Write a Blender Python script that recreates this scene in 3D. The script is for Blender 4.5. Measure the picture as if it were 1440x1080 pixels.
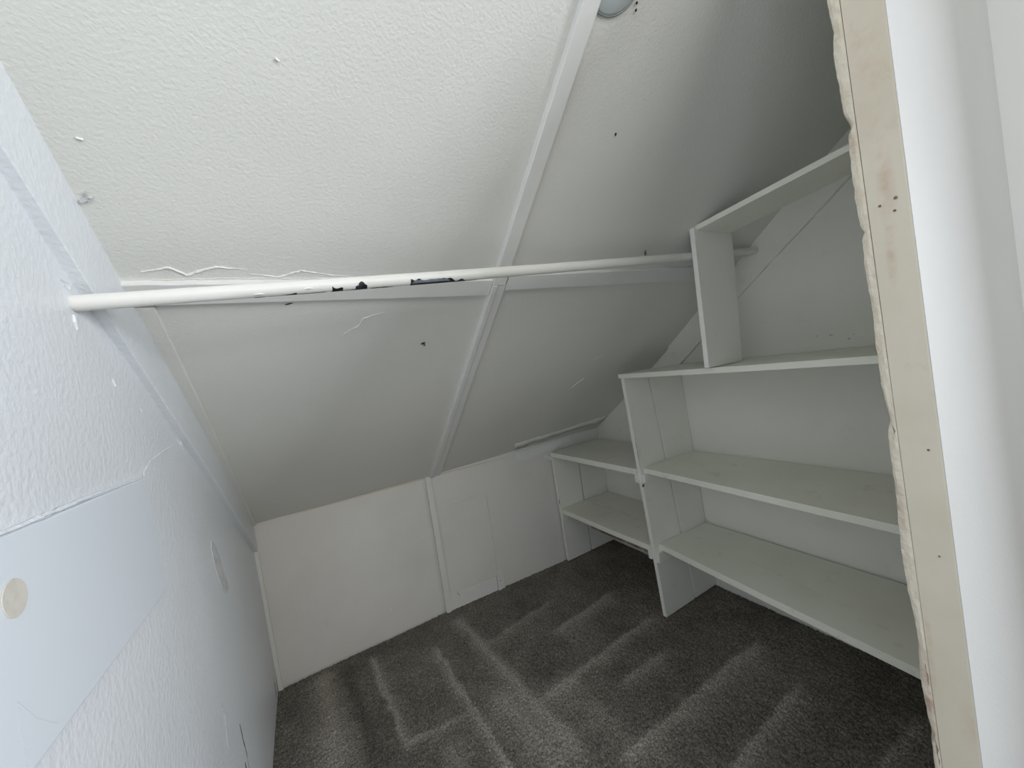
import bpy, bmesh, math, random
import numpy as np
from mathutils import Vector, Matrix, noise
R = random.Random(7)
S = bpy.context.scene
COL = S.collection
for o in list(bpy.data.objects): bpy.data.objects.remove(o)

# ------------------------------------------------------------------ camera
cam_d = bpy.data.cameras.new('camera'); cam = bpy.data.objects.new('camera', cam_d); COL.objects.link(cam)
cam_d.sensor_width = 36.0; cam_d.lens = 36.0 * 534.85 / 1440.0; cam_d.clip_start = 0.02
rt = Vector((0.86124, -0.48644, -0.14709)); up = Vector((0.14882, -0.03534, 0.98823)); fw = Vector((0.48591, 0.87300, -0.04196))
m = Matrix((rt, up, -fw)).transposed().to_4x4(); m.translation = (0, 0, 1.4)
cam.matrix_world = m
S.camera = cam

# ------------------------------------------------------------------ light
W = bpy.data.worlds.new('world'); S.world = W; W.use_nodes = True
W.node_tree.nodes['Background'].inputs['Color'].default_value = (1.0, 0.99, 0.97, 1)
W.node_tree.nodes['Background'].inputs['Strength'].default_value = 0.14
def area(name, loc, target, sx, sy, power, col):
    d = bpy.data.lights.new(name, 'AREA'); d.shape = 'RECTANGLE'; d.size = sx; d.size_y = sy; d.energy = power; d.color = col
    o = bpy.data.objects.new(name, d); COL.objects.link(o); o.location = loc
    o.rotation_euler = (Vector(target) - Vector(loc)).to_track_quat('-Z', 'Y').to_euler()
    return o
area('window_daylight', (4.7, -3.0, 1.8), (-0.1, 0.9, 1.2), 3.6, 2.0, 412, (0.93, 0.985, 1.06))
area('room_fill', (0.7, -2.7, 2.5), (0.3, 1.0, 0.8), 2.4, 1.2, 46, (1.0, 0.99, 0.955))  # added fill light behind the camera, placed to brighten shaded faces
S.view_settings.view_transform = 'Standard'; S.view_settings.look = 'None'
S.view_settings.gamma = 1.0; S.view_settings.use_curve_mapping = False
S.view_settings.exposure = 0.0

# ------------------------------------------------------------------ materials
def nodes_of(name):
    mt = bpy.data.materials.new(name); mt.use_nodes = True
    return mt, mt.node_tree, mt.node_tree.nodes['Principled BSDF']
def paint(name, col, alt=None, var_scale=5.0, rough=0.55, stipple=220.0, bump=0.25, dist=0.0012, wave=None, dirt=None, dirt_amt=0.0):
    mt, nt, b = nodes_of(name)
    N = nt.nodes.new; L = nt.links.new
    tc = N('ShaderNodeTexCoord')
    n1 = N('ShaderNodeTexNoise'); n1.inputs['Scale'].default_value = var_scale; n1.inputs['Detail'].default_value = 6
    L(tc.outputs['Object'], n1.inputs['Vector'])
    mx = N('ShaderNodeMix'); mx.data_type = 'RGBA'
    a = alt or tuple(c * 0.93 for c in col)
    mx.inputs['A'].default_value = (*col, 1); mx.inputs['B'].default_value = (*a, 1)
    mr = N('ShaderNodeMapRange'); mr.inputs['From Min'].default_value = 0.42; mr.inputs['From Max'].default_value = 0.72
    L(n1.outputs['Fac'], mr.inputs['Value']); L(mr.outputs['Result'], mx.inputs['Factor'])
    out = mx.outputs['Result']
    if dirt:
        n3 = N('ShaderNodeTexNoise'); n3.inputs['Scale'].default_value = 11.0; n3.inputs['Detail'].default_value = 8; n3.inputs['Roughness'].default_value = 0.7
        L(tc.outputs['Object'], n3.inputs['Vector'])
        m3 = N('ShaderNodeMapRange'); m3.inputs['From Min'].default_value = 0.60; m3.inputs['From Max'].default_value = 0.78; m3.inputs['To Max'].default_value = dirt_amt
        L(n3.outputs['Fac'], m3.inputs['Value'])
        x3 = N('ShaderNodeMix'); x3.data_type = 'RGBA'; x3.inputs['B'].default_value = (*dirt, 1)
        L(out, x3.inputs['A']); L(m3.outputs['Result'], x3.inputs['Factor']); out = x3.outputs['Result']
    L(out, b.inputs['Base Color'])
    b.inputs['Roughness'].default_value = rough
    n2 = N('ShaderNodeTexNoise'); n2.inputs['Scale'].default_value = stipple; n2.inputs['Detail'].default_value = 4
    L(tc.outputs['Object'], n2.inputs['Vector'])
    h = n2.outputs['Fac']
    if wave:                                    # brushed or wood-grain relief: noise stretched along one axis
        mp = N('ShaderNodeMapping'); mp.inputs['Scale'].default_value = wave
        L(tc.outputs['Object'], mp.inputs['Vector'])
        n4 = N('ShaderNodeTexNoise'); n4.inputs['Scale'].default_value = 60; n4.inputs['Detail'].default_value = 5
        L(mp.outputs['Vector'], n4.inputs['Vector'])
        ad = N('ShaderNodeMath'); ad.operation = 'MULTIPLY_ADD'; ad.inputs[1].default_value = 1.6
        L(n4.outputs['Fac'], ad.inputs[0]); L(h, ad.inputs[2]); h = ad.outputs[0]
    bp = N('ShaderNodeBump'); bp.inputs['Strength'].default_value = bump; bp.inputs['Distance'].default_value = dist
    L(h, bp.inputs['Height']); L(bp.outputs['Normal'], b.inputs['Normal'])
    return mt
def plain(name, col, rough=0.6, metal=0.0):
    mt, nt, b = nodes_of(name)
    b.inputs['Base Color'].default_value = (*col, 1); b.inputs['Roughness'].default_value = rough; b.inputs['Metallic'].default_value = metal
    return mt
M = {}
M['ceil'] = paint('ceiling_paint', (0.80, 0.797, 0.75), (0.77, 0.767, 0.715), 2.2, 0.6, 165, 0.6, 0.0020)
M['left'] = paint('left_wall_paint', (0.79, 0.815, 0.84), (0.76, 0.785, 0.805), 3.0, 0.40, 92, 0.6, 0.0028)
M['patch'] = paint('smooth_patch_paint', (0.755, 0.795, 0.845), (0.735, 0.775, 0.82), 3.0, 0.45, 60, 0.06, 0.001)
M['back'] = paint('knee_wall_paint', (0.80, 0.785, 0.75), (0.76, 0.745, 0.70), 3.5, 0.55, 150, 0.25, 0.0014, dirt=(0.60, 0.58, 0.52), dirt_amt=0.3)
M['right'] = paint('end_wall_paint', (0.85, 0.845, 0.77), (0.82, 0.81, 0.73), 3.0, 0.6, 150, 0.25, 0.0014, dirt=(0.55, 0.53, 0.47), dirt_amt=0.25)
M['trim'] = paint('trim_paint', (0.83, 0.83, 0.80), (0.80, 0.795, 0.76), 6.0, 0.45, 90, 0.3, 0.0012)
M['shelf'] = paint('shelf_paint', (0.86, 0.86, 0.76), (0.82, 0.815, 0.71), 4.0, 0.5, 140, 0.3, 0.0010, wave=(3, 0.12, 3), dirt=(0.45, 0.43, 0.35), dirt_amt=0.55)
M['upright'] = paint('upright_paint', (0.87, 0.865, 0.80), (0.84, 0.835, 0.76), 4.0, 0.5, 140, 0.3, 0.0010, wave=(3, 3, 0.12), dirt=(0.50, 0.48, 0.42), dirt_amt=0.3)
M['rod'] = paint('rod_paint', (0.82, 0.81, 0.765), (0.77, 0.755, 0.69), 8.0, 0.35, 70, 0.35, 0.0015)
M['bare'] = paint('bare_metal_dark', (0.028, 0.032, 0.036), (0.13, 0.14, 0.16), 30.0, 0.4, 160, 0.3, 0.001)
M['cream'] = paint('cream_paint', (0.72, 0.655, 0.535), (0.65, 0.585, 0.465), 6.0, 0.45, 110, 0.25, 0.0014, dirt=(0.50, 0.37, 0.25), dirt_amt=0.5)
M['edge'] = paint('plaster_edge', (0.76, 0.695, 0.575), (0.68, 0.60, 0.47), 22.0, 0.8, 80, 0.8, 0.004, dirt=(0.34, 0.22, 0.13), dirt_amt=0.5)
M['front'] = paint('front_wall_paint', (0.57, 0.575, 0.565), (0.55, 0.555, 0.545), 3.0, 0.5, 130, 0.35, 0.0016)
M['casing'] = paint('casing_paint', (0.92, 0.92, 0.90), (0.90, 0.90, 0.88), 3.0, 0.4, 60, 0.2, 0.001)
M['plate'] = paint('cover_plate_paint', (0.55, 0.60, 0.59), (0.52, 0.57, 0.56), 9.0, 0.35, 60, 0.06, 0.001)
M['rim'] = paint('plate_rim_paint', (0.36, 0.39, 0.37), (0.28, 0.31, 0.29), 30.0, 0.5, 90, 0.2, 0.001)
M['raw'] = paint('raw_wood', (0.16, 0.10, 0.065), (0.40, 0.36, 0.31), 26.0, 0.8, 90, 0.6, 0.002)
M['filler'] = paint('filler', (0.66, 0.63, 0.56), (0.56, 0.53, 0.46), 60.0, 0.8, 300, 0.4, 0.001)
M['scuff'] = paint('scuffed_plaster', (0.72, 0.73, 0.73), (0.58, 0.575, 0.55), 38.0, 0.7, 200, 0.7, 0.003)
def stains(mt, spots, col):
    """Old brown water stains at given places (centre, size) broken up by noise."""
    nt = mt.node_tree; N = nt.nodes.new; L = nt.links.new; b = nt.nodes['Principled BSDF']
    src = b.inputs['Base Color'].links[0].from_socket; tc = N('ShaderNodeTexCoord')
    nz = N('ShaderNodeTexNoise'); nz.inputs['Scale'].default_value = 45; nz.inputs['Detail'].default_value = 6; L(tc.outputs['Object'], nz.inputs['Vector'])
    for c, size, amt in spots:
        sub = N('ShaderNodeVectorMath'); sub.operation = 'SUBTRACT'; sub.inputs[1].default_value = c; L(tc.outputs['Object'], sub.inputs[0])
        dv = N('ShaderNodeVectorMath'); dv.operation = 'DIVIDE'; dv.inputs[1].default_value = size; L(sub.outputs['Vector'], dv.inputs[0])
        ln = N('ShaderNodeVectorMath'); ln.operation = 'LENGTH'; L(dv.outputs['Vector'], ln.inputs[0])
        mr = N('ShaderNodeMapRange'); mr.inputs['From Min'].default_value = 1.0; mr.inputs['From Max'].default_value = 0.1; mr.inputs['To Max'].default_value = amt; L(ln.outputs['Value'], mr.inputs['Value'])
        m2 = N('ShaderNodeMapRange'); m2.inputs['From Min'].default_value = 0.35; m2.inputs['From Max'].default_value = 0.65; L(nz.outputs['Fac'], m2.inputs['Value'])
        mu = N('ShaderNodeMath'); mu.operation = 'MULTIPLY'; L(mr.outputs['Result'], mu.inputs[0]); L(m2.outputs['Result'], mu.inputs[1])
        mx = N('ShaderNodeMix'); mx.data_type = 'RGBA'; mx.inputs['B'].default_value = (*col, 1); L(src, mx.inputs['A']); L(mu.outputs['Value'], mx.inputs['Factor']); src = mx.outputs['Result']
    L(src, b.inputs['Base Color'])
stains(M['cream'], [((.90, .240, 1.60), (.05, .014, .085), .55), ((.90, .243, 1.50), (.05, .008, .07), .5), ((.90, .247, 1.80), (.05, .03, .20), .18), ((.90, .246, .80), (.05, .006, .10), .5), ((.90, .205, .68), (.05, .02, .05), .25)], (.50, .30, .17))
stains(M['edge'], [((.90, .255, .70), (.05, .02, .12), .7), ((.90, .27, 1.05), (.05, .02, .06), .6), ((.90, .278, 1.70), (.05, .02, .05), .5)], (.36, .19, .12))
M['mark'] = plain('grey_mark', (0.42, 0.43, 0.44), 0.7)
M['dark'] = plain('dark_gap', (0.02, 0.018, 0.016), 0.9)

# carpet: pile colour from the nap attribute times a fine fibre noise
mt, nt, b = nodes_of('carpet_pile'); N = nt.nodes.new; L = nt.links.new
tc = N('ShaderNodeTexCoord'); at = N('ShaderNodeAttribute'); at.attribute_name = 'nap'
n1 = N('ShaderNodeTexNoise'); n1.inputs['Scale'].default_value = 165; n1.inputs['Detail'].default_value = 3; n1.inputs['Roughness'].default_value = 0.7
L(tc.outputs['Object'], n1.inputs['Vector'])
r1 = N('ShaderNodeMapRange'); r1.inputs['From Min'].default_value = 0.28; r1.inputs['From Max'].default_value = 0.72; r1.inputs['To Min'].default_value = 0.15; r1.inputs['To Max'].default_value = 1.95
L(n1.outputs['Fac'], r1.inputs['Value'])
mx = N('ShaderNodeMix'); mx.data_type = 'RGBA'; mx.inputs['A'].default_value = (0.128, 0.118, 0.101, 1); mx.inputs['B'].default_value = (0.345, 0.320, 0.282, 1)
L(at.outputs['Fac'], mx.inputs['Factor'])
vm = N('ShaderNodeVectorMath'); vm.operation = 'SCALE'; L(mx.outputs['Result'], vm.inputs[0]); L(r1.outputs['Result'], vm.inputs['Scale'])
L(vm.outputs['Vector'], b.inputs['Base Color']); b.inputs['Roughness'].default_value = 1.0
b.inputs['Specular IOR Level'].default_value = 0.1
M['carpet'] = mt

# ------------------------------------------------------------------ helpers
def link(name, bm, mat, parent=None, smooth=False):
    me = bpy.data.meshes.new(name); bmesh.ops.recalc_face_normals(bm, faces=bm.faces[:]); bm.to_mesh(me); bm.free()
    o = bpy.data.objects.new(name, me); COL.objects.link(o); me.materials.append(mat)
    if smooth:
        for p in me.polygons: p.use_smooth = True
    if parent:
        o.parent = parent; o.matrix_parent_inverse = parent.matrix_world.inverted()
    return o
def structure(o): o['kind'] = 'structure'; return o
def empty(name, loc):
    o = bpy.data.objects.new(name, None); COL.objects.link(o); o.location = loc; o.empty_display_size = 0.1
    o.matrix_world = Matrix.Translation(loc); return o
def tag(o, label, cat): o['label'] = label; o['category'] = cat; return o
def bevel(o, w=0.0014, seg=2):
    md = o.modifiers.new('bevel', 'BEVEL'); md.width = w; md.segments = seg; md.limit_method = 'ANGLE'; md.angle_limit = math.radians(40); return o
def lerp(a, b, t): return a + (b - a) * t
def slab(c4, off, n=1, k=1, jit=0.0, wob=0.0, sd=None):
    """A board: the quad c4 (a b c d) as its face, thickened by the vector off; n x k cells, worn edges and slight warp."""
    a, b_, c, d = [Vector(p) for p in c4]; off = Vector(off); bm = bmesh.new()
    nrm = off.normalized(); sd = R.random() * 50 if sd is None else sd
    T = []; B = []
    for i in range(n + 1):
        rt_ = []; rb = []
        for j in range(k + 1):
            s, t = i / n, j / k
            p = lerp(lerp(a, b_, s), lerp(d, c, s), t)
            if wob: p = p + nrm * (noise.noise(p * 3.1 + Vector((sd, 0, 0))) * wob)
            e = Vector((0, 0, 0))
            if jit and (i in (0, n) or j in (0, k)):
                ctr = (a + b_ + c + d) / 4
                q = noise.noise(p * 38 + Vector((sd, 3, 1))); q = max(0, q) ** 1.5 * 2.2
                inw = ((lerp(d, c, s) - lerp(a, b_, s)).normalized() if j == 0 else (lerp(a, b_, s) - lerp(d, c, s)).normalized()) if j in (0, k) else ((b_ - a).normalized() if i == 0 else (a - b_).normalized())
                e = inw * q * jit
            rt_.append(bm.verts.new(p + e)); rb.append(bm.verts.new(p + off + e * 0.4))
        T.append(rt_); B.append(rb)
    for i in range(n):
        for j in range(k):
            bm.faces.new((T[i][j], T[i+1][j], T[i+1][j+1], T[i][j+1])); bm.faces.new((B[i][j], B[i][j+1], B[i+1][j+1], B[i+1][j]))
    for i in range(n):
        for j in (0, k): bm.faces.new((T[i][j], T[i+1][j], B[i+1][j], B[i][j]))
    for j in range(k):
        for i in (0, n): bm.faces.new((T[i][j], T[i][j+1], B[i][j+1], B[i][j]))
    return bm
def box(x0, x1, y0, y1, z0, z1): return slab([(x0, y0, z1), (x1, y0, z1), (x1, y1, z1), (x0, y1, z1)], (0, 0, z0 - z1))
def polygon(pts, off):
    bm = bmesh.new(); off = Vector(off)
    v = [bm.verts.new(p) for p in pts]; w = [bm.verts.new(Vector(p) + off) for p in pts]; n = len(pts)
    bm.faces.new(v); bm.faces.new(w[::-1])
    for i in range(n): bm.faces.new((v[i], v[(i+1) % n], w[(i+1) % n], w[i]))
    return bm
def ridge(pts, nrm, width, height):
    """A raised crack or paint drip: a tapering triangular bead along pts on a surface of normal nrm."""
    bm = bmesh.new(); nrm = Vector(nrm).normalized(); P = [Vector(p) for p in pts]; rings = []
    for i, p in enumerate(P):
        d = (P[min(i+1, len(P)-1)] - P[max(i-1, 0)]).normalized(); s = d.cross(nrm)
        f = max(0.12, math.sin(math.pi * (i + 0.35) / (len(P) - 0.3))) * R.uniform(0.7, 1.2)
        rings.append([bm.verts.new(p - s * width * f * 0.5 - nrm * 0.002), bm.verts.new(p + s * width * f * 0.1 + nrm * height * f), bm.verts.new(p + s * width * f * 0.5 - nrm * 0.002)])
    for a, b_ in zip(rings, rings[1:]):
        for q in range(3): bm.faces.new((a[q], a[(q+1) % 3], b_[(q+1) % 3], b_[q]))
    bm.faces.new(rings[0][::-1]); bm.faces.new(rings[-1])
    return bm
def dense(pts, step=0.012, jit=0.003, keep=None):
    """Resample a polyline finely with a small random wander, for cracks."""
    out = []; P = [Vector(p) for p in pts]
    for a, b_ in zip(P, P[1:]):
        n = max(1, int((b_ - a).length / step))
        for i in range(n): out.append(lerp(a, b_, i / n) + Vector([R.uniform(-jit, jit) for _ in range(3)]))
    out.append(P[-1]); return out
def disc(c, u, v, r, h, seg=40, rim=None):
    """A low turned disc on the plane spanned by u, v; profile (radius, height)."""
    bm = bmesh.new(); c = Vector(c); u = Vector(u).normalized(); v = Vector(v).normalized(); n = u.cross(v)
    prof = rim or [(r, 0), (r, h * 0.7), (r - h * 0.3, h)]
    rings = [[bm.verts.new(c + (u * math.cos(2*math.pi*i/seg) + v * math.sin(2*math.pi*i/seg)) * pr + n * ph) for i in range(seg)] for pr, ph in prof]
    for a, b_ in zip(rings, rings[1:]):
        for i in range(seg): bm.faces.new((a[i], a[(i+1) % seg], b_[(i+1) % seg], b_[i]))
    bm.faces.new(rings[-1]); bm.faces.new(rings[0][::-1])
    return bm

# ------------------------------------------------------------------ dimensions (metres)
XL, XW, D = -0.304, 1.8956, 2.2493
KZ, SL = 0.8305, 0.7488                                   # knee wall height, roof slope
def ceil_z(x, y):
    base = KZ + SL * (D - y)
    t = (x - XL) / (XW - XL)
    bow = max(0.0, math.sin(math.pi * min(1, max(0, (D - y) / 1.25))))
    return base + bow * (0.022 - 0.050 * t)
CN = Vector((0, -SL, -1)).normalized()                     # points down into the room
CU = Vector((0, -1, SL)).normalized()                      # up the slope
def on_ceil(x, y, h=0.0): return Vector((x, y, ceil_z(x, y))) + CN * h
def knee_y(x): return D if x < 0.6 else (D - 0.037 * min(1, (x - 0.6) / 0.83) - 0.007 * max(0, (x - 1.43) / 0.47))
def front_y(z): return 0.2685 + 0.0240 * (z - 1.35)        # door jamb stands slightly out of plumb

# ------------------------------------------------------------------ structure
# floor and its carpet
floor = structure(link('floor', box(XL - 0.02, XW + 0.02, -1.2, D + 0.05, -0.06, -0.012), M['raw']))
st = 0.0042
xs_ = np.arange(XL, XW + 1e-6, st); ys_ = np.arange(-0.9, D + 0.02, st)
nx, ny = len(xs_), len(ys_)
X, Y = np.meshgrid(xs_, ys_, indexing='ij')
rng = np.random.default_rng(3)
rnd = rng.random((nx, ny))
coarse = rng.random((nx // 3 + 2, ny // 3 + 2)); coarse = np.kron(coarse, np.ones((3, 3)))[:nx, :ny]
def smooth_noise(cell, seed):
    g = np.random.default_rng(seed).random((int((XW - XL) / cell) + 3, int((D + 1) / cell) + 3))
    u = (X - XL) / cell; v = (Y + 0.92) / cell
    i = u.astype(int); j = v.astype(int); fu = u - i; fv = v - j; fu = fu*fu*(3-2*fu); fv = fv*fv*(3-2*fv)
    return (g[i, j]*(1-fu) + g[i+1, j]*fu)*(1-fv) + (g[i, j+1]*(1-fu) + g[i+1, j+1]*fu)*fv
nap = 0.18 + 0.30 * (smooth_noise(0.22, 1) - 0.45) + 0.22 * (smooth_noise(0.06, 2) - 0.5)
def stroke(x0, y0, x1, y1, amp, w_sharp, w_soft, side):
    """One vacuum-cleaner stroke: crisp on one side of the line, fading on the other."""
    global nap
    d = np.array([x1 - x0, y1 - y0]); ln = np.hypot(*d); d = d / ln
    t = (X - x0) * d[0] + (Y - y0) * d[1]; s = ((X - x0) * -d[1] + (Y - y0) * d[0]) * side
    s = s + 0.016 * (smooth_noise(0.045, 5) - 0.5)
    q = np.where(s > 0, np.exp(-np.abs(s / (0.75 * w_soft)) ** 1.3), np.exp(-(s / w_sharp) ** 2))
    e = np.clip((t + 0.03) / 0.06, 0, 1) * np.clip((ln + 0.05 - t) / 0.10, 0, 1)
    nap = nap + 1.7 * amp * q * e
for a in [(0.12, 2.16, 0.16, 1.56, .50, .012, .03, 1), (0.16, 1.56, 0.37, 1.53, .45, .012, .03, -1), (0.42, 2.0, 0.45, 1.15, .50, .012, .035, -1),
          (0.60, 2.14, 0.68, 1.10, .45, .03, .05, -1), (0.66, 1.84, 1.09, 1.90, .30, .015, .06, -1), (0.97, 1.68, 1.42, 1.72, .40, .014, .07, -1),
          (0.70, 1.39, 1.42, 1.43, .45, .014, .05, -1), (1.0, 1.24, 1.28, 1.23, .35, .014, .05, -1), (0.78, 1.02, 1.62, 1.01, .45, .014, .09, -1),
          (1.02, 0.78, 1.50, 0.80, .45, .014, .06, -1), (1.38, 0.52, 1.66, 0.50, .30, .014, .05, -1), (-0.10, 2.22, -0.08, 1.50, .42, .07, .07, 1),
          (0.0, 2.20, 0.05, 1.55, -.25, .03, .03, 1), (0.55, 1.55, 0.60, 1.10, .30, .05, .10, -1), (0.80, 1.45, 0.85, 1.0, .20, .10, .12, 1), (0.30, 1.45, 0.33, 0.9, .22, .05, .08, 1)]: stroke(*a)
nap = np.clip(nap + 0.25 * (rnd - 0.5), 0, 1)
Z = -0.0068 + 0.0050 * rnd + 0.0035 * coarse + 0.002 * nap
Xj = X + rng.uniform(-.0014, .0014, X.shape); Yj = Y + rng.uniform(-.0014, .0014, X.shape)
idx = np.arange(nx * ny).reshape(nx, ny)
F = np.stack([idx[:-1, :-1], idx[1:, :-1], idx[1:, 1:], idx[:-1, 1:]], -1).reshape(-1, 4)
me = bpy.data.meshes.new('carpet')
me.vertices.add(nx * ny); me.vertices.foreach_set('co', np.stack([Xj, Yj, Z], -1).astype(np.float32).ravel())
me.loops.add(F.size); me.loops.foreach_set('vertex_index', F.ravel().astype(np.int32))
me.polygons.add(len(F)); me.polygons.foreach_set('loop_start', np.arange(0, F.size, 4, dtype=np.int32)); me.polygons.foreach_set('loop_total', np.full(len(F), 4, np.int32))
me.update(calc_edges=True); me.validate()
att = me.attributes.new('nap', 'FLOAT', 'POINT'); att.data.foreach_set('value', nap.astype(np.float32).ravel())
carpet = bpy.data.objects.new('carpet', me); COL.objects.link(carpet); me.materials.append(M['carpet'])
carpet['kind'] = 'stuff'; carpet['label'] = 'dark grey cut-pile carpet with paler vacuum strokes covering the closet floor'; carpet['category'] = 'carpet'

# sloping ceiling: a backing deck and four boards between the battens
deck = slab([(XL - 0.1, D + 0.12, KZ - SL * 0.12 + 0.06), (XW + 0.1, D + 0.12, KZ - SL * 0.12 + 0.06), (XW + 0.1, -0.25, KZ + SL * (D + 0.25) + 0.06), (XL - 0.1, -0.25, KZ + SL * (D + 0.25) + 0.06)], (0, 0, 0.05))
ceiling = structure(link('ceiling', deck, M['ceil']))
def ceiling_board(x0, x1, y0, y1, seed):
    bm = bmesh.new(); n = max(2, int(abs(x1 - x0) / 0.03)); k = max(2, int(abs(y1 - y0) / 0.03)); g = []
    for i in range(n + 1):
        row = []
        for j in range(k + 1):
            x = lerp(x0, x1, i / n); y = lerp(y0, y1, j / k)
            p = on_ceil(x, y); h = noise.noise(Vector((x * 2.2 + seed, y * 2.2, 0))) * 0.005 + noise.noise(Vector((x * 9 + seed, y * 9, 4))) * 0.0011
            row.append(bm.verts.new(p + CN * h))
        g.append(row)
    for i in range(n):
        for j in range(k): bm.faces.new((g[i][j], g[i+1][j], g[i+1][j+1], g[i][j+1]))
    ext = bmesh.ops.extrude_face_region(bm, geom=bm.faces[:])
    for v in ext['geom']:
        if isinstance(v, bmesh.types.BMVert): v.co -= CN * 0.014
    return link('ceiling_board', bm, M['ceil'], ceiling, True)
BX = 0.612                                                 # centre line of the long batten
for x0, x1, y0, y1, sd in ((XL, BX, 1.104, -0.2, 1), (BX + 0.003, XW, 1.100, -0.2, 7), (XL, BX, D + 0.03, 1.107, 3), (BX + 0.003, XW, D + 0.03, 1.104, 5)):
    o = ceiling_board(x0, x1, y0, y1, sd)
    md = o.modifiers.new('edge', 'EDGE_SPLIT'); md.split_angle = math.radians(50)

# walls
wall_left = structure(link('wall_left', slab([(XL, -0.9, 0), (XL, D + 0.1, 0), (XL, D + 0.1, 2.75), (XL, -0.9, 2.75)], (-0.1, 0, 0), 110, 90, 0, 0.006, 11.3), M['left'], None, True))
wall_left.modifiers.new('edge', 'EDGE_SPLIT').split_angle = math.radians(50)
bm = bmesh.new(); prof = [XL - 0.05, 0.1, 0.6, 1.0, 1.43, XW + 0.05]; rows = []
for x in prof:
    y = knee_y(x) + 0.004; rows.append([bm.verts.new((x, y, -0.05)), bm.verts.new((x, y, KZ + 0.06)), bm.verts.new((x, y + 0.08, KZ + 0.06)), bm.verts.new((x, y + 0.08, -0.05))])
for a, b_ in zip(rows, rows[1:]):
    for q in range(4): bm.faces.new((a[q], a[(q+1) % 4], b_[(q+1) % 4], b_[q]))
bm.faces.new(rows[0][::-1]); bm.faces.new(rows[-1])
wall_back = structure(link('wall_back', bm, M['back']))
def knee_quad(x0, x1, z0, z1, proud=0.0):
    return [(x0, knee_y(x0) - proud, z0), (x1, knee_y(x1) - proud, z0), (x1, knee_y(x1) - proud, z1), (x0, knee_y(x0) - proud, z1)]
link('wall_board', slab(knee_quad(XL, 0.572, -0.02, KZ + 0.03), (0, 0.012, 0), 30, 26, 0, 0.005), M['back'], wall_back, True)
for a, b_ in ((0.604, 1.0), (1.0, 1.43), (1.43, XW)):
    link('wall_board', slab(knee_quad(a, b_, -0.02, KZ + 0.03), (0, 0.012, 0), 12, 22, 0, 0.003), M['back'], wall_back, False)
wall_right = structure(link('wall_right', slab([(XW, D + 0.1, -0.03), (XW, 0.2, -0.03), (XW, 0.2, 2.7), (XW, D + 0.1, 2.7)], (0.1, 0, 0), 50, 60, 0, 0.004), M['right'], None, True))
wall_right.modifiers.new('edge', 'EDGE_SPLIT').split_angle = math.radians(50)

# front wall to the right of the opening, its cream jamb, the ragged board edge and the casing
XJ = 0.90
def fy(z, k): return {'o': 0.2095, 'g': 0.2615, 'i': 0.2760}[k] + {'o': 0.0172, 'g': 0.0200, 'i': 0.0245}[k] * (z - 1.35)
z0, z1 = -0.03, 2.72
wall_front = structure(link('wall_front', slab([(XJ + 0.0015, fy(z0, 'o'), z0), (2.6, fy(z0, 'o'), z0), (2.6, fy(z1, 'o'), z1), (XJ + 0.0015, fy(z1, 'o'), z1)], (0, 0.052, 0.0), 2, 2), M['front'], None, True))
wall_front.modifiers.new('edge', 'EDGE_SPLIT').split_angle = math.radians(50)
jamb = bmesh.new(); rows = []
for i in range(56):
    z = lerp(z0, z1, i / 55); w = noise.noise(Vector((z * 6, 2, 9))) * 0.0012; w2 = 0.0
    yo, yg = fy(z, 'o') + w2, fy(z, 'g') - 0.0006
    rows.append([jamb.verts.new((XJ + w, yg, z)), jamb.verts.new((XJ + w * 0.6, lerp(yg, yo, 0.5), z)), jamb.verts.new((XJ + 0.0004, yo + 0.003, z)), jamb.verts.new((XJ + 0.0008, yo + 0.0012, z)), jamb.verts.new((XJ + 0.022, yo + 0.0012, z)), jamb.verts.new((XJ + 0.022, yg, z))])
for a, b_ in zip(rows, rows[1:]):
    for q in range(6): jamb.faces.new((a[q], a[(q+1) % 6], b_[(q+1) % 6], b_[q]))
jamb.faces.new(rows[0][::-1]); jamb.faces.new(rows[-1])
door_jamb = structure(link('door_1', jamb, M['cream']))
door_jamb['label'] = 'cream painted door jamb with brown scuffs at the right of the closet opening'
RAG = [(0.294,2.72),(0.291,2.3),(0.292,2.05),(0.29,1.956),(0.289,1.931),(0.285,1.898),(0.289,1.876),(0.289,1.846),(0.287,1.82),(0.285,1.77),(0.284,1.757),(0.278,1.74),(0.2755,1.727),(0.281,1.718),(0.282,1.687),(0.282,1.656),(0.281,1.593),(0.278,1.558),(0.2735,1.545),(0.278,1.532),(0.278,1.479),(0.275,1.428),(0.274,1.39),(0.275,1.351),(0.274,1.319),(0.273,1.274),(0.269,1.236),(0.266,1.21),(0.271,1.184),(0.271,1.145),(0.269,1.066),(0.270,1.013),(0.270,0.96),(0.267,0.894),(0.262,0.843),(0.261,0.828),(0.26,0.804),(0.263,0.735),(0.26,0.689),(0.259,0.67),(0.256,0.642),(0.2515,0.63),(0.256,0.609),(0.256,0.563),(0.253,0.4),(0.25,0.2),(0.247,-0.03)][::-1]
RZ = [q[1] for q in RAG]; RY = [q[0] for q in RAG]
bm = bmesh.new(); rows = []; n = 620
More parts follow.
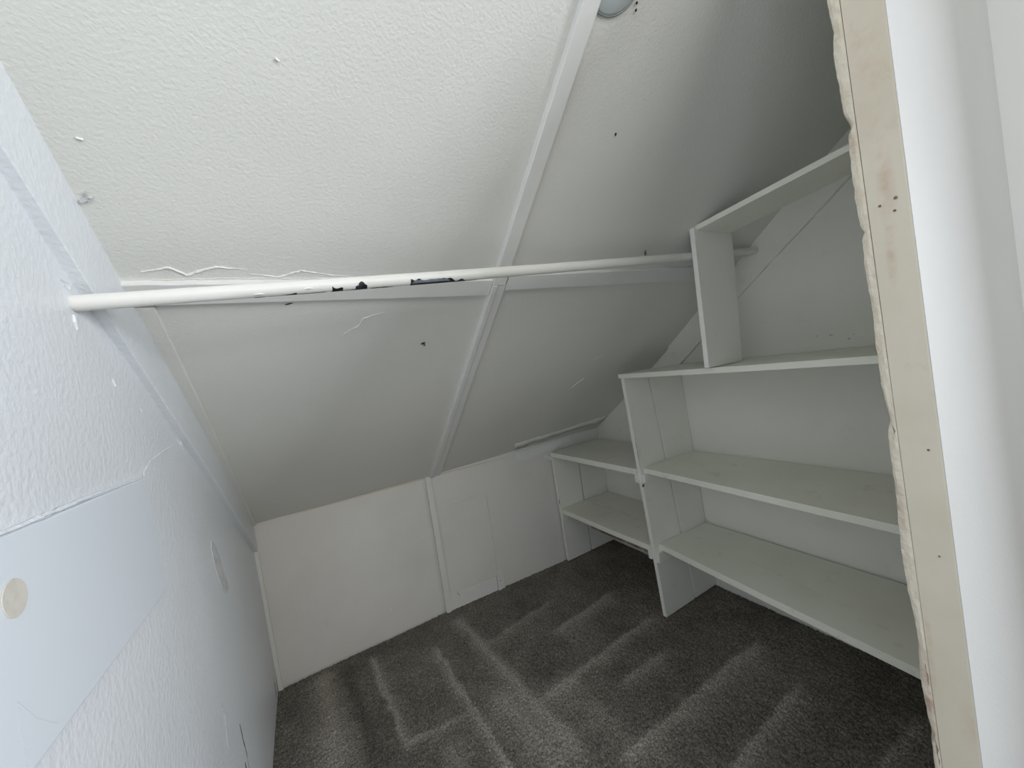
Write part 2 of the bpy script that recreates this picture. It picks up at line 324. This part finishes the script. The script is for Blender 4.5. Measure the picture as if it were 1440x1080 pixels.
for i in range(n + 1):
    z = lerp(z0, z1, i / n); yg = fy(z, 'g') + 0.0004
    yi = float(np.interp(z, RZ, RY)); yi += noise.noise(Vector((3, 1, z * 60))) * 0.0011 + noise.noise(Vector((9, 1, z * 170))) * 0.0006
    yi = max(yi, yg + 0.0012)
    def bumpx(s): return noise.noise(Vector((s * 20, 5, z * 70))) * 0.0012 + noise.noise(Vector((s * 9, 8, z * 14))) * 0.0014
    ring = [(XJ - 0.0006, yg, z), (XJ - 0.001 + bumpx(1), lerp(yg, yi, .33), z), (XJ - 0.0004 + bumpx(2), lerp(yg, yi, .7), z), (XJ + 0.0012 + bumpx(3), yi, z), (XJ + 0.014, yi + 0.004, z), (XJ + 0.03, yg + 0.016, z), (XJ + 0.03, yg, z)]
    rows.append([bm.verts.new(p) for p in ring])
for a, b_ in zip(rows, rows[1:]):
    for q in range(7): bm.faces.new((a[q], a[(q+1) % 7], b_[(q+1) % 7], b_[q]))
bm.faces.new(rows[0][::-1]); bm.faces.new(rows[-1])
pe = link('plaster_edge', bm, M['edge'], door_jamb); pe['label'] = 'ragged broken wallboard edge'
lin = link('inner_board', slab([(XJ + 0.028, fy(z0, 'g') + 0.001, z0), (2.5, fy(z0, 'g') + 0.001, z0), (2.5, fy(z1, 'g') + 0.001, z1), (XJ + 0.028, fy(z1, 'g') + 0.001, z1)], (0, 0.013, 0)), M['right'], wall_front)
# strip at the right margin, deepened as an added blocker shading the front wall
cas = slab([(1.655, -0.47, z0), (1.655, 0.225, z0), (1.655, 0.262, z1), (1.655, -0.47, z1)], (0.09, 0, 0), 1, 1)
bevel(structure(link('wall_side_blocker', cas, M['casing'])), 0.004, 3)

# ------------------------------------------------------------------ trims
def ceil_strip(name, pts_l, pts_r, h, mat=None, n=40, worn=0.0012, seed=0, sink=0.012):
    """A batten lying on the ceiling between two edge lines given as (x, y) pairs, h proud."""
    bm = bmesh.new(); rows = []
    for i in range(n + 1):
        t = i / n; l = Vector(pts_l[0]).lerp(Vector(pts_l[1]), t); r = Vector(pts_r[0]).lerp(Vector(pts_r[1]), t)
        w1 = noise.noise(Vector((t * n * .45 + seed, 1, 2))) * worn; w2 = noise.noise(Vector((t * n * .45 + seed, 9, 2))) * worn
        d = (r - l).normalized(); l2 = l + d * w1; r2 = r + d * w2; c = d * min(0.002, (r - l).length * .1)
        rows.append([bm.verts.new(on_ceil(*l2, -sink)), bm.verts.new(on_ceil(*l2, h - .002)), bm.verts.new(on_ceil(*(l2 + c), h)), bm.verts.new(on_ceil(*(r2 - c), h)), bm.verts.new(on_ceil(*r2, h - .002)), bm.verts.new(on_ceil(*r2, -sink))])
    for a, b_ in zip(rows, rows[1:]):
        for q in range(6): bm.faces.new((a[q], a[(q+1) % 6], b_[(q+1) % 6], b_[q]))
    bm.faces.new(rows[0][::-1]); bm.faces.new(rows[-1])
    return structure(link(name, bm, mat or M['trim']))
t1 = ceil_strip('trim_1', [(0.583, 0.0), (0.594, 1.106)], [(0.618, 0.0), (0.641, 1.106)], 0.016, seed=1, n=60)
ceil_strip('trim_2', [(0.594, 1.108), (0.597, 2.24)], [(0.612, 1.108), (0.622, 2.24)], 0.020, seed=2, n=60, worn=.0008)
ceil_strip('trim_3', [(0.6135, 1.108), (0.6235, 2.24)], [(0.646, 1.108), (0.662, 2.24)], 0.014, seed=3, n=60, worn=.0008)
ceil_strip('trim_4', [(XL, 1.092), (0.592, 1.092)], [(XL, 1.143), (0.592, 1.143)], 0.013, seed=4, n=50)
ceil_strip('trim_5', [(0.648, 1.080), (XW, 1.040)], [(0.648, 1.128), (XW, 1.100)], 0.012, seed=5, n=50)
def wall_rake(name, x, off, drop, y0, y1, seed):
    """A board running up the rake of a side wall just under the ceiling."""
    bm = bmesh.new(); rows = []; n = 70
    for i in range(n + 1):
        y = lerp(y0, y1, i / n); zt = ceil_z(x, y) + 0.012; zb = ceil_z(x, y) - drop(y) + noise.noise(Vector((y * 14, seed, 0))) * 0.0016
        xo = x + off
        rows.append([bm.verts.new((x - off * .5, y, zb)), bm.verts.new((xo - off * .12, y, zb)), bm.verts.new((xo, y, zb + .0025)), bm.verts.new((xo, y, zt)), bm.verts.new((x - off * .5, y, zt))])
    for a, b_ in zip(rows, rows[1:]):
        for q in range(5): bm.faces.new((a[q], a[(q+1) % 5], b_[(q+1) % 5], b_[q]))
    bm.faces.new(rows[0][::-1]); bm.faces.new(rows[-1])
    return structure(link(name, bm, M['trim']))
wall_rake('trim_6', XL, 0.017, lambda y: 0.165 - 0.03 * max(0, (y - 1.3)), D - 0.01, -0.1, 3).active_material = M['left']
wall_rake('trim_7', XW, -0.017, lambda y: 0.152, 1.475, 0.25, 8).active_material = M['right']
# cove strip under the rod along the left rake, knee wall batten and corner bead
ceil_strip('trim_8', [(XL, 1.150), (XL, 2.24)], [(XL + 0.050, 1.150), (XL + 0.030, 2.24)], 0.010, seed=9, n=50, mat=M['ceil'])
bevel(structure(link('trim_10', slab([(0.571, D - .014, -.01), (0.606, D - .014, -.01), (0.603, D - .014, KZ), (0.570, D - .014, KZ)], (0, .016, 0), 1, 30, .0008), M['trim'])))
bevel(structure(link('trim_11', slab([(XL + .001, D - .012, -.01), (XL + .020, D - .012, -.01), (XL + .018, D - .012, KZ + .01), (XL + .001, D - .012, KZ + .01)], (0, .016, 0), 1, 20, .0008), M['trim'])))

# ------------------------------------------------------------------ details of the walls
# painted-over access panel in the knee wall, with the low block under it
ap = link('access_panel', slab(knee_quad(0.618, 0.930, 0.098, 0.612, 0.0035), (0, 0.010, 0), 14, 20, .001, .003), M['back'], wall_back)
bevel(link('base_block', slab(knee_quad(0.606, 0.915, -0.01, 0.092, 0.0075), (0, 0.014, 0), 14, 4, .0012, .002), M['trim'], wall_back))
bevel(link('base_block', slab(knee_quad(0.920, 0.965, -0.01, 0.120, 0.0110), (0, 0.016, 0), 3, 6, .002, .003), M['trim'], wall_back))
def kp(x, z, h=0.004): return Vector((x, knee_y(x) - h, z))
for pts, w, h in (([kp(.935, .62), kp(.937, .45), kp(.930, .30), kp(.932, .12)], .007, .003), ([kp(.905, .25), kp(.895, .19), kp(.85, .14), kp(.74, .11)], .008, .003),
                  ([kp(.62, .622), kp(.75, .628), kp(.935, .634)], .004, .002), ([kp(.255, .150), kp(.268, .155), kp(.275, .165)], .014, .006)):
    link('paint_ridge', ridge(dense(pts, .012, .0015), (0, -1, 0), w, h), M['trim'], wall_back)
for x, z in ((.655, .085), (.662, .073), (.940, .055)):
    link('nail_hole', disc(kp(x, z, .0118 if x > .9 else .0082), (1, 0, 0), (0, 0, 1), .003, .0008, 10), M['dark'], wall_back)
# yellowed joint along the top of the knee wall
link('joint_bead', ridge([kp(x, KZ - .004 - .012 * max(0, (x - .7) / 1.2), .000) for x in np.linspace(XL + .03, 1.25, 50)], (0, -.7, -.7), .012, .004), M['cream'], wall_back)
# torn paper tape hanging at the right end of that joint
T = [(1.168,.838),(1.180,.792),(1.190,.782),(1.215,.780),(1.258,.771),(1.30,.777),(1.347,.783),(1.40,.795),(1.43,.797),(1.445,.785),(1.452,.776),(1.42,.772),(1.392,.768),(1.387,.750),(1.40,.744),(1.44,.748),(1.468,.746),(1.475,.775),(1.50,.798),(1.56,.81),(1.63,.815),(1.63,.85)]
link('torn_tape', polygon([(x, knee_y(x) - .006 - .003 * R.random(), z) for x, z in T], (0, .004, 0)), M['trim'], wall_back)
lp = []
for i in range(41):
    x = lerp(1.15, XW - .03, i / 40); lp.append((x, lerp(2.175, 2.10, i / 40) + R.uniform(-.006, .006)))
rows = []; bm = bmesh.new()
for x, y in lp:
    e = on_ceil(x, y, .015 + .008 * noise.noise(Vector((x * 12, 0, 0)))); q = on_ceil(x, y - .045, .001)
    rows.append([bm.verts.new(q), bm.verts.new(e), bm.verts.new(e - CN * .003), bm.verts.new(q - CN * .006)])
for a, b_ in zip(rows, rows[1:]):
    for q in range(4): bm.faces.new((a[q], a[(q+1) % 4], b_[(q+1) % 4], b_[q]))
bm.faces.new(rows[0][::-1]); bm.faces.new(rows[-1])
link('loose_edge', bm, M['ceil'], ceiling, True)
# raised cracks and flakes on the ceiling boards
def cp(x, y): return on_ceil(x, y, .002)
for pts, w, h in (([cp(-.25, 1.073), cp(-.20, 1.062), cp(-.175, 1.078), cp(-.12, 1.060), cp(-.06, 1.066)], .010, .004), ([cp(-.07, 1.075), cp(.0, 1.084), cp(.05, 1.068), cp(.12, 1.080), cp(.18, 1.085)], .009, .004),
                  ([cp(-.24, 1.090), cp(-.1, 1.086), cp(.1, 1.088), cp(.33, 1.084), cp(.56, 1.090)], .004, .0025),
                  ([cp(.137, 1.265), cp(.165, 1.245), cp(.185, 1.235), cp(.20, 1.21), cp(.235, 1.198), cp(.26, 1.195)], .007, .0025),
                  ([cp(1.30, 1.68), cp(1.33, 1.64), cp(1.35, 1.62)], .006, .002), ([cp(1.32, 1.50), cp(1.37, 1.48)], .005, .002), ([cp(-0.248, 0.861), cp(-0.240, 0.863)], .007, .003), ([cp(0.049, 0.728), cp(0.055, 0.730)], .006, .003)):
    link('paint_ridge', ridge(dense(pts, .007, .0009), CN, w * .7, h * .55), M['ceil'], ceiling)
def mark(x, y, a, l, w):
    c = on_ceil(x, y, .004); u = Vector((1, 0, 0)); d = u * math.cos(a) + CU * math.sin(a); s = u * -math.sin(a) + CU * math.cos(a)
    return polygon([c - d * l, c - d * l * .3 - s * w, c + d * l - s * w * .4, c + d * l * .8 + s * w * .5, c + s * w, c - d * l * .6 + s * w * .7], -CN * .004)
for a in ((.402, 1.317, .4, .008, .003), (.408, 1.325, 1.2, .004, .002), (1.221, 1.006, 2.2, .014, .003), (.824, .724, 2.0, .004, .0022), (.39, 1.143, .2, .004, .002), (-.275, .945, .5, .012, .003), (-.27, .94, 1.5, .010, .002), (.012, 1.155, .3, .01, .002)):
    link('paint_chip', mark(*a), M['raw'] if a[0] > 1 else M['scuff'] if a[0] < 0 else M['bare'], ceiling)
for x, y in ((.7235, .537), (.729, .545)):
    link('screw_hole', disc(on_ceil(x, y, .0035), (1, 0, 0), CU, .0026, .0005, 12), M['dark'], ceiling)

# left wall: smooth rectangular patch, filled hole, scuffs and cracks
patch = link('patch_panel', bevel(link('tmp', slab([(XL + .006, .30, 1.062), (XL + .006, 1.062, 1.048), (XL + .006, 1.062, 1.288), (XL + .006, .30, 1.312)], (-.012, 0, 0), 24, 8, .0015), M['patch'])).data and slab([(XL + .006, .30, 1.062), (XL + .006, 1.062, 1.048), (XL + .006, 1.062, 1.288), (XL + .006, .30, 1.312)], (-.012, 0, 0), 24, 8, .0015), M['patch'], wall_left)
bpy.data.objects.remove(bpy.data.objects['tmp'])
bevel(patch, .0025, 2); patch['label'] = 'smooth rectangular repair panel'
link('filled_hole', disc((XL + .0062, .628, 1.2335), (0, 1, 0), (0, 0, 1), .0205, .0012, 28), M['filler'], wall_left)
def lw(y, z, h=.001):
    q = noise.noise(Vector((XL, y, z)) * 3.1 + Vector((11.3, 0, 0))) * 0.006
    return Vector((XL - q + h, y, z))
for pts, w, h in (([lw(.40, 1.319, .005), lw(.64, 1.304, .005), lw(.85, 1.299, .005), lw(1.06, 1.291, .005), lw(1.075, 1.297, .001)], .006, .0022), ([lw(1.07, 1.297), lw(1.12, 1.315), lw(1.22, 1.325), lw(1.34, 1.33)], .006, .0006),
                  ([lw(1.36, 1.340), lw(1.378, 1.325), lw(1.395, 1.312)], .010, .003), ([lw(1.384, 1.338), lw(1.392, 1.322), lw(1.402, 1.308)], .006, .002), ([lw(1.004, 1.49), lw(1.012, 1.477)], .005, .0022), ([lw(1.12, 1.43), lw(1.125, 1.425)], .006, .002),
                  ([lw(.905, 1.595), lw(.904, 1.583), lw(.908, 1.57)], .008, .002), ([lw(.888, 1.650), lw(.905, 1.648), lw(.915, 1.640)], .007, .0025), ([lw(.892, 1.642), lw(.905, 1.637), lw(.913, 1.641)], .006, .0025)):
    link('paint_ridge', ridge(dense(pts, .010, .0006), (1, 0, 0), w, h), M['left'], wall_left)
sc = [(1.495,.985),(1.515,1.005),(1.545,.985),(1.575,.94),(1.60,.88),(1.625,.82),(1.628,.795),(1.59,.80),(1.55,.83),(1.515,.88),(1.50,.93)]
link('scuffed_patch', polygon([lw(y + R.uniform(-.004, .004), z, .0009) for y, z in sc], (-.006, 0, 0)), M['scuff'], wall_left)
for pts in ([(1.46, .445), (1.463, .39), (1.471, .34), (1.466, .29)], [(1.437, .34), (1.440, .29)], [(2.155, .125), (2.165, .07), (2.16, .02)]):
    P = dense([lw(y, z, .0006) for y, z in pts], .014, .0006)
    link('plaster_crack', ridge(P, (1, 0, 0), .007, .0006), M['dark'], wall_left)
link('paint_ridge', ridge(dense([lw(1.30, .63), lw(1.325, .58), lw(1.31, .52), lw(1.30, .50)], .01, .0006), (1, 0, 0), .004, .0002), M['mark'], wall_left)
for pts in ([(.603, 1.135), (.60, 1.10), (.598, 1.06)], [(.603, 1.135), (.625, 1.10), (.655, 1.07)]):
    link('scratch', ridge([Vector((XL + .0062, y, z)) for y, z in pts], (1, 0, 0), .0018, .0001), M['mark'], wall_left)

# marks on the end wall above the third shelf
for y, z in ((.76, 1.345), (.71, 1.342), (.64, 1.335), (.655, 1.318)):
    link('paint_chip', polygon([(XW - .003, y + R.uniform(-.008, .008), z + R.uniform(-.003, .003)) for _ in range(3)], (.004, 0, 0)), M['raw'], wall_right)
# jamb marks
for y, z, r in ((.2300, 1.585, .0016), (.2325, 1.565, .0012), (.222, .975, .001), (.250, 1.58, .0013), (.222, 1.16, .0012)):
    link('nail_hole', disc((XJ - .0012, y, z), (0, -1, 0), (0, 0, 1), r * 1.6, .0004, 10), M['raw'], door_jamb)
for zc, ln in ((1.19, .012), (.745, .02), (.60, .025)):
    link('edge_gouge', ridge(dense([(XJ - .0018, fy(zc + ln, 'g') + .004, zc + ln), (XJ - .0018, fy(zc, 'g') + .0035, zc), (XJ - .0016, fy(zc - ln, 'g') + .003, zc - ln)], .004, .0006), (-1, 0, 0), .003, .0004), M['raw'], door_jamb)

# ------------------------------------------------------------------ shelving unit
unit = tag(empty('shelving_unit', (1.66, 1.2, 0)), 'stepped white painted plank shelving unit built against the end wall', 'shelves')
def up_y(z): return 1.372 + 0.0440 * z
def upright_plank(l0, r0, l1, r1, z0, z1, yf0, yf1, t=.021, name='upright_plank', n=(1, 30), jit=.0016):
    return bevel(link(name, slab([(l0, yf0, z0), (r0, yf0, z0), (r1, yf1, z1), (l1, yf1, z1)], (0, t, 0), 6, n[1], jit), M['upright'], unit), .0014)
# middle upright: two planks side by side
upright_plank(1.466, 1.700, 1.449, 1.625, 0.0045, 1.262, up_y(0), up_y(1.262), jit=.003)
upright_plank(1.7080, XW - .002, 1.6330, XW - .002, 0.0045, 1.262, up_y(0), up_y(1.262))
# low upright against the knee wall
upright_plank(1.452, 1.660, 1.442, 1.655, 0.0045, .756, 2.176, 2.176, jit=.0025)
upright_plank(1.670, XW - .003, 1.665, XW - .003, 0.0045, .756, 2.178, 2.178)
# short upright under the top shelf
upright_plank(1.371, 1.598, 1.385, 1.636, 1.2895, 1.826, .905, .905, .019)
# hidden right-hand upright behind the front wall
upright_plank(1.47, 1.66, 1.47, 1.66, 0.0045, 1.262, .325, .325)
upright_plank(1.665, XW - .003, 1.665, XW - .003, 0.0045, 1.262, .325, .325)
def shelf_plank(fl, fr, br, bl, t=.023, n=40, jit=.0018, name='shelf_plank'):
    return bevel(link(name, slab([fl, fr, br, bl], (0, 0, -t), n, 6, jit, .0015), M['shelf'], unit), .0014)
# third shelf (longest, over the middle upright)
shelf_plank((1.447, 1.462, 1.284), (1.355, .33, 1.288), (1.66, .33, 1.288), (1.665, 1.462, 1.284))
shelf_plank((1.666, 1.462, 1.284), (1.661, .33, 1.288), (XW - .002, .33, 1.283), (XW - .002, 1.462, 1.280))
# second shelf
shelf_plank((1.480, up_y(.78) - .001, .787), (1.458, .348, .773), (1.686, .348, .7815), (1.690, up_y(.78) - .001, .786), .027)
shelf_plank((1.6930, up_y(.78) - .001, .7840), (1.6890, .348, .7785), (XW - .008, .348, .789), (XW - .008, up_y(.78) - .001, .780))
# first shelf
shelf_plank((1.499, up_y(.37) - .001, .381), (1.458, .348, .333), (1.575, .348, .345), (1.722, up_y(.37) - .001, .374), .030)
shelf_plank((1.7250, up_y(.37) - .001, .3695), (1.5785, .348, .3420), (XW - .012, .348, .361), (XW - .012, up_y(.37) - .001, .368))
# low shelves in the corner
shelf_plank((1.434, 2.186, .783), (1.446, up_y(.78) + .022, .787), (1.668, up_y(.78) + .022, .785), (1.668, 2.186, .783), .031)
shelf_plank((1.6705, 2.186, .783), (1.6705, up_y(.78) + .022, .784), (XW - .003, up_y(.78) + .022, .783), (XW - .003, 2.186, .781), .026)
shelf_plank((1.447, 2.175, .381), (1.452, up_y(.37) + .022, .381), (1.683, up_y(.37) + .022, .379), (1.680, 2.175, .379), .030)
shelf_plank((1.6855, 2.175, .379), (1.686, up_y(.37) + .022, .378), (XW - .003, up_y(.37) + .022, .378), (XW - .003, 2.175, .378), .024)
# top shelf: one plank rising towards the front wall
shelf_plank((1.404, .925, 1.834), (1.385, .33, 1.876), (1.57, .33, 1.872), (1.625, .925, 1.832), .019)
# cleats that carry the shelves
def cleat(x0, x1, y0, y1, z0, z1, mat='upright', name='cleat'):
    return bevel(link(name, slab([(x0, y0, z1), (x1, y0, z1), (x1, y1, z1), (x0, y1, z1)], (0, 0, z0 - z1), 8, 2, .002), M[mat], unit), .003)
yy = up_y(.34)
cleat(1.462, XW - .004, yy - .021, yy + .002, .295, .352)
cleat(1.455, XW - .004, yy + .020, yy + .042, .305, .354)
yy = up_y(.74)
cleat(1.459, XW - .004, yy - .018, yy + .002, .716, .760)
cleat(1.448, XW - .004, yy + .020, yy + .040, .710, .757)
cleat(1.441, XW - .004, 2.157, 2.177, .300, .354)
cleat(1.425, 1.470, 2.180, 2.208, .728, .756)
rb = cleat(1.475, 1.497, 1.45, 1.90, .318, .354, 'raw', 'batten'); rb['label'] = 'bare brown batten'
link('paint_chip', disc((1.4585, up_y(.70) - .0005, .700), (1, 0, 0), (0, 0, 1), .008, .0012, 9), M['raw'], unit)
link('paint_chip', disc((1.474, up_y(.01) - .0005, .016), (1, 0, 0), (0, 0, 1), .010, .0030, 7), M['casing'], unit)

link('crack', ridge(dense([(lerp(1.466, 1.449, z / 1.262) + .004, up_y(z) - .0006, z) for z in (.945, .88, .82, .795)], .01, .0004), (0, -1, 0), .005, .0004), M['dark'], unit)
link('crack', ridge(dense([(lerp(1.452, 1.442, z / .75) + .002, 2.1755, z) for z in (.47, .44, .41, .39)], .01, .0004), (0, -1, 0), .005, .0004), M['dark'], unit)
# ------------------------------------------------------------------ hanging rod
A = Vector((XL - .01, .913, 1.6150)); B = Vector((XW - .012, .950, 1.765)); AX = (B - A)
def frame_at(t):
    d = AX.normalized(); s = Vector((0, 0, 1)); n1 = (Vector((0, -1, 0)) - d * Vector((0, -1, 0)).dot(d)).normalized(); n2 = d.cross(n1)
    if n2.z > 0: n2 = -n2
    return A + AX * t, n1, n2
def rod_r(t): return lerp(.0138, .0158, t)
def rod_pt(x, phi, extra=0.0):
    t = (x - A.x) / AX.x; c, n1, n2 = frame_at(t); sag = -0.006 * math.sin(math.pi * t)
    return c + Vector((0, 0, sag)) + (n1 * math.cos(phi) + n2 * math.sin(phi)) * (rod_r(t) + extra)
rod = tag(empty('closet_rod', (A + B) / 2), 'long white painted hanging rod with dark chipped underside spanning the closet below the slope', 'rod')
bm = bmesh.new(); rows = []; NS = 150; NP = 28
for i in range(NS + 1):
    x = lerp(A.x, B.x, i / NS)
    rows.append([bm.verts.new(rod_pt(x, 2 * math.pi * j / NP, noise.noise(Vector((x * 18, math.cos(2*math.pi*j/NP), math.sin(2*math.pi*j/NP)))) * .0004)) for j in range(NP)])
for a, b_ in zip(rows, rows[1:]):
    for j in range(NP): bm.faces.new((a[j], a[(j+1) % NP], b_[(j+1) % NP], b_[j]))
bm.faces.new(rows[0][::-1]); bm.faces.new(rows[-1])
link('rod', bm, M['rod'], rod, True)
def chip(x0, x1, p_lo, p_hi, seed, mat='bare', h=.0006, shape=None):
    """A patch of bare pipe: a shell on the rod between two angles, its upper edge ragged."""
    bm = bmesh.new(); n = max(6, int((x1 - x0) / .004)); rows = []
    for i in range(n + 1):
        s = i / n; x = lerp(x0, x1, s)
        q = (shape(s) if shape else min(1, s * 14, (1 - s) * 9)) * (0.82 + 0.5 * noise.noise(Vector((x * 60, seed, 0))))
        top = lerp(p_lo, p_hi, max(.03, min(1.1, q)))
        rows.append([bm.verts.new(rod_pt(x, math.radians(lerp(p_lo, top, j / 5)), h)) for j in range(6)])
    for a, b_ in zip(rows, rows[1:]):
        for j in range(5): bm.faces.new((a[j], a[j+1], b_[j+1], b_[j]))
    ext = bmesh.ops.extrude_face_region(bm, geom=bm.faces[:])
    o = link('bare_patch', bm, M[mat], rod); o['label'] = 'dark patch of bare pipe'
    return o
chip(-.052, -.030, 118, 82, 1); chip(.004, .030, 122, 62, 2); chip(.030, .085, 118, 88, 3); chip(.092, .122, 122, 24, 4); chip(.120, .150, 118, 85, 8)
chip(.141, .174, 122, 14, 5); chip(.176, .235, 118, 72, 6); chip(.268, .462, 125, 12, 7, shape=lambda s: min(1, s * 60) * (1 if s < .5 else max(.16, 1 - (s - .5) * 1.7)))
M['primer'] = paint('blue_grey_primer', (0.36, 0.39, 0.44), (0.50, 0.52, 0.55), 30.0, 0.5, 120, 0.3, 0.001)
chip(-.03, .09, 124, 84, 12, 'primer', .0003)
chip(.2745, .375, 58, 22, 13, 'primer', .0010)
for x, ph in ((.05, 35), (-.04, 52)):
    link('paint_flake', ridge([rod_pt(x - .008, math.radians(ph), 0), rod_pt(x, math.radians(ph - 8), .001), rod_pt(x + .009, math.radians(ph), 0)], (0, -1, -.3), .006, .003), M['rod'], rod)

# ------------------------------------------------------------------ round cover plate on the slope
pc = on_ceil(.652, .514, .001)
plate = tag(empty('cover_plate', pc), 'round grey-green cover plate with raised rim on the sloped ceiling beside the long batten', 'cover plate')
r = .0640
link('plate', disc(pc, (1, 0, 0), CU, r, .006, 64, [(r, -.004), (r, .004), (r - .004, .0065), (r * .5, .008), (r * .1, .0085)]), M['plate'], plate, True)
link('rim', disc(pc, (1, 0, 0), CU, r, .006, 64, [(r + .0035, -.004), (r + .0035, .0030), (r + .001, .0050), (r - .0005, .0030), (r - .0005, -.004)]), M['rim'], plate, False)
for s in (-1, 1):
    link('screw_head', disc(pc + Vector((s * .03, 0, 0)) + CN * .0078, (1, 0, 0), CU, .0035, .0016, 14), M['plate'], plate)
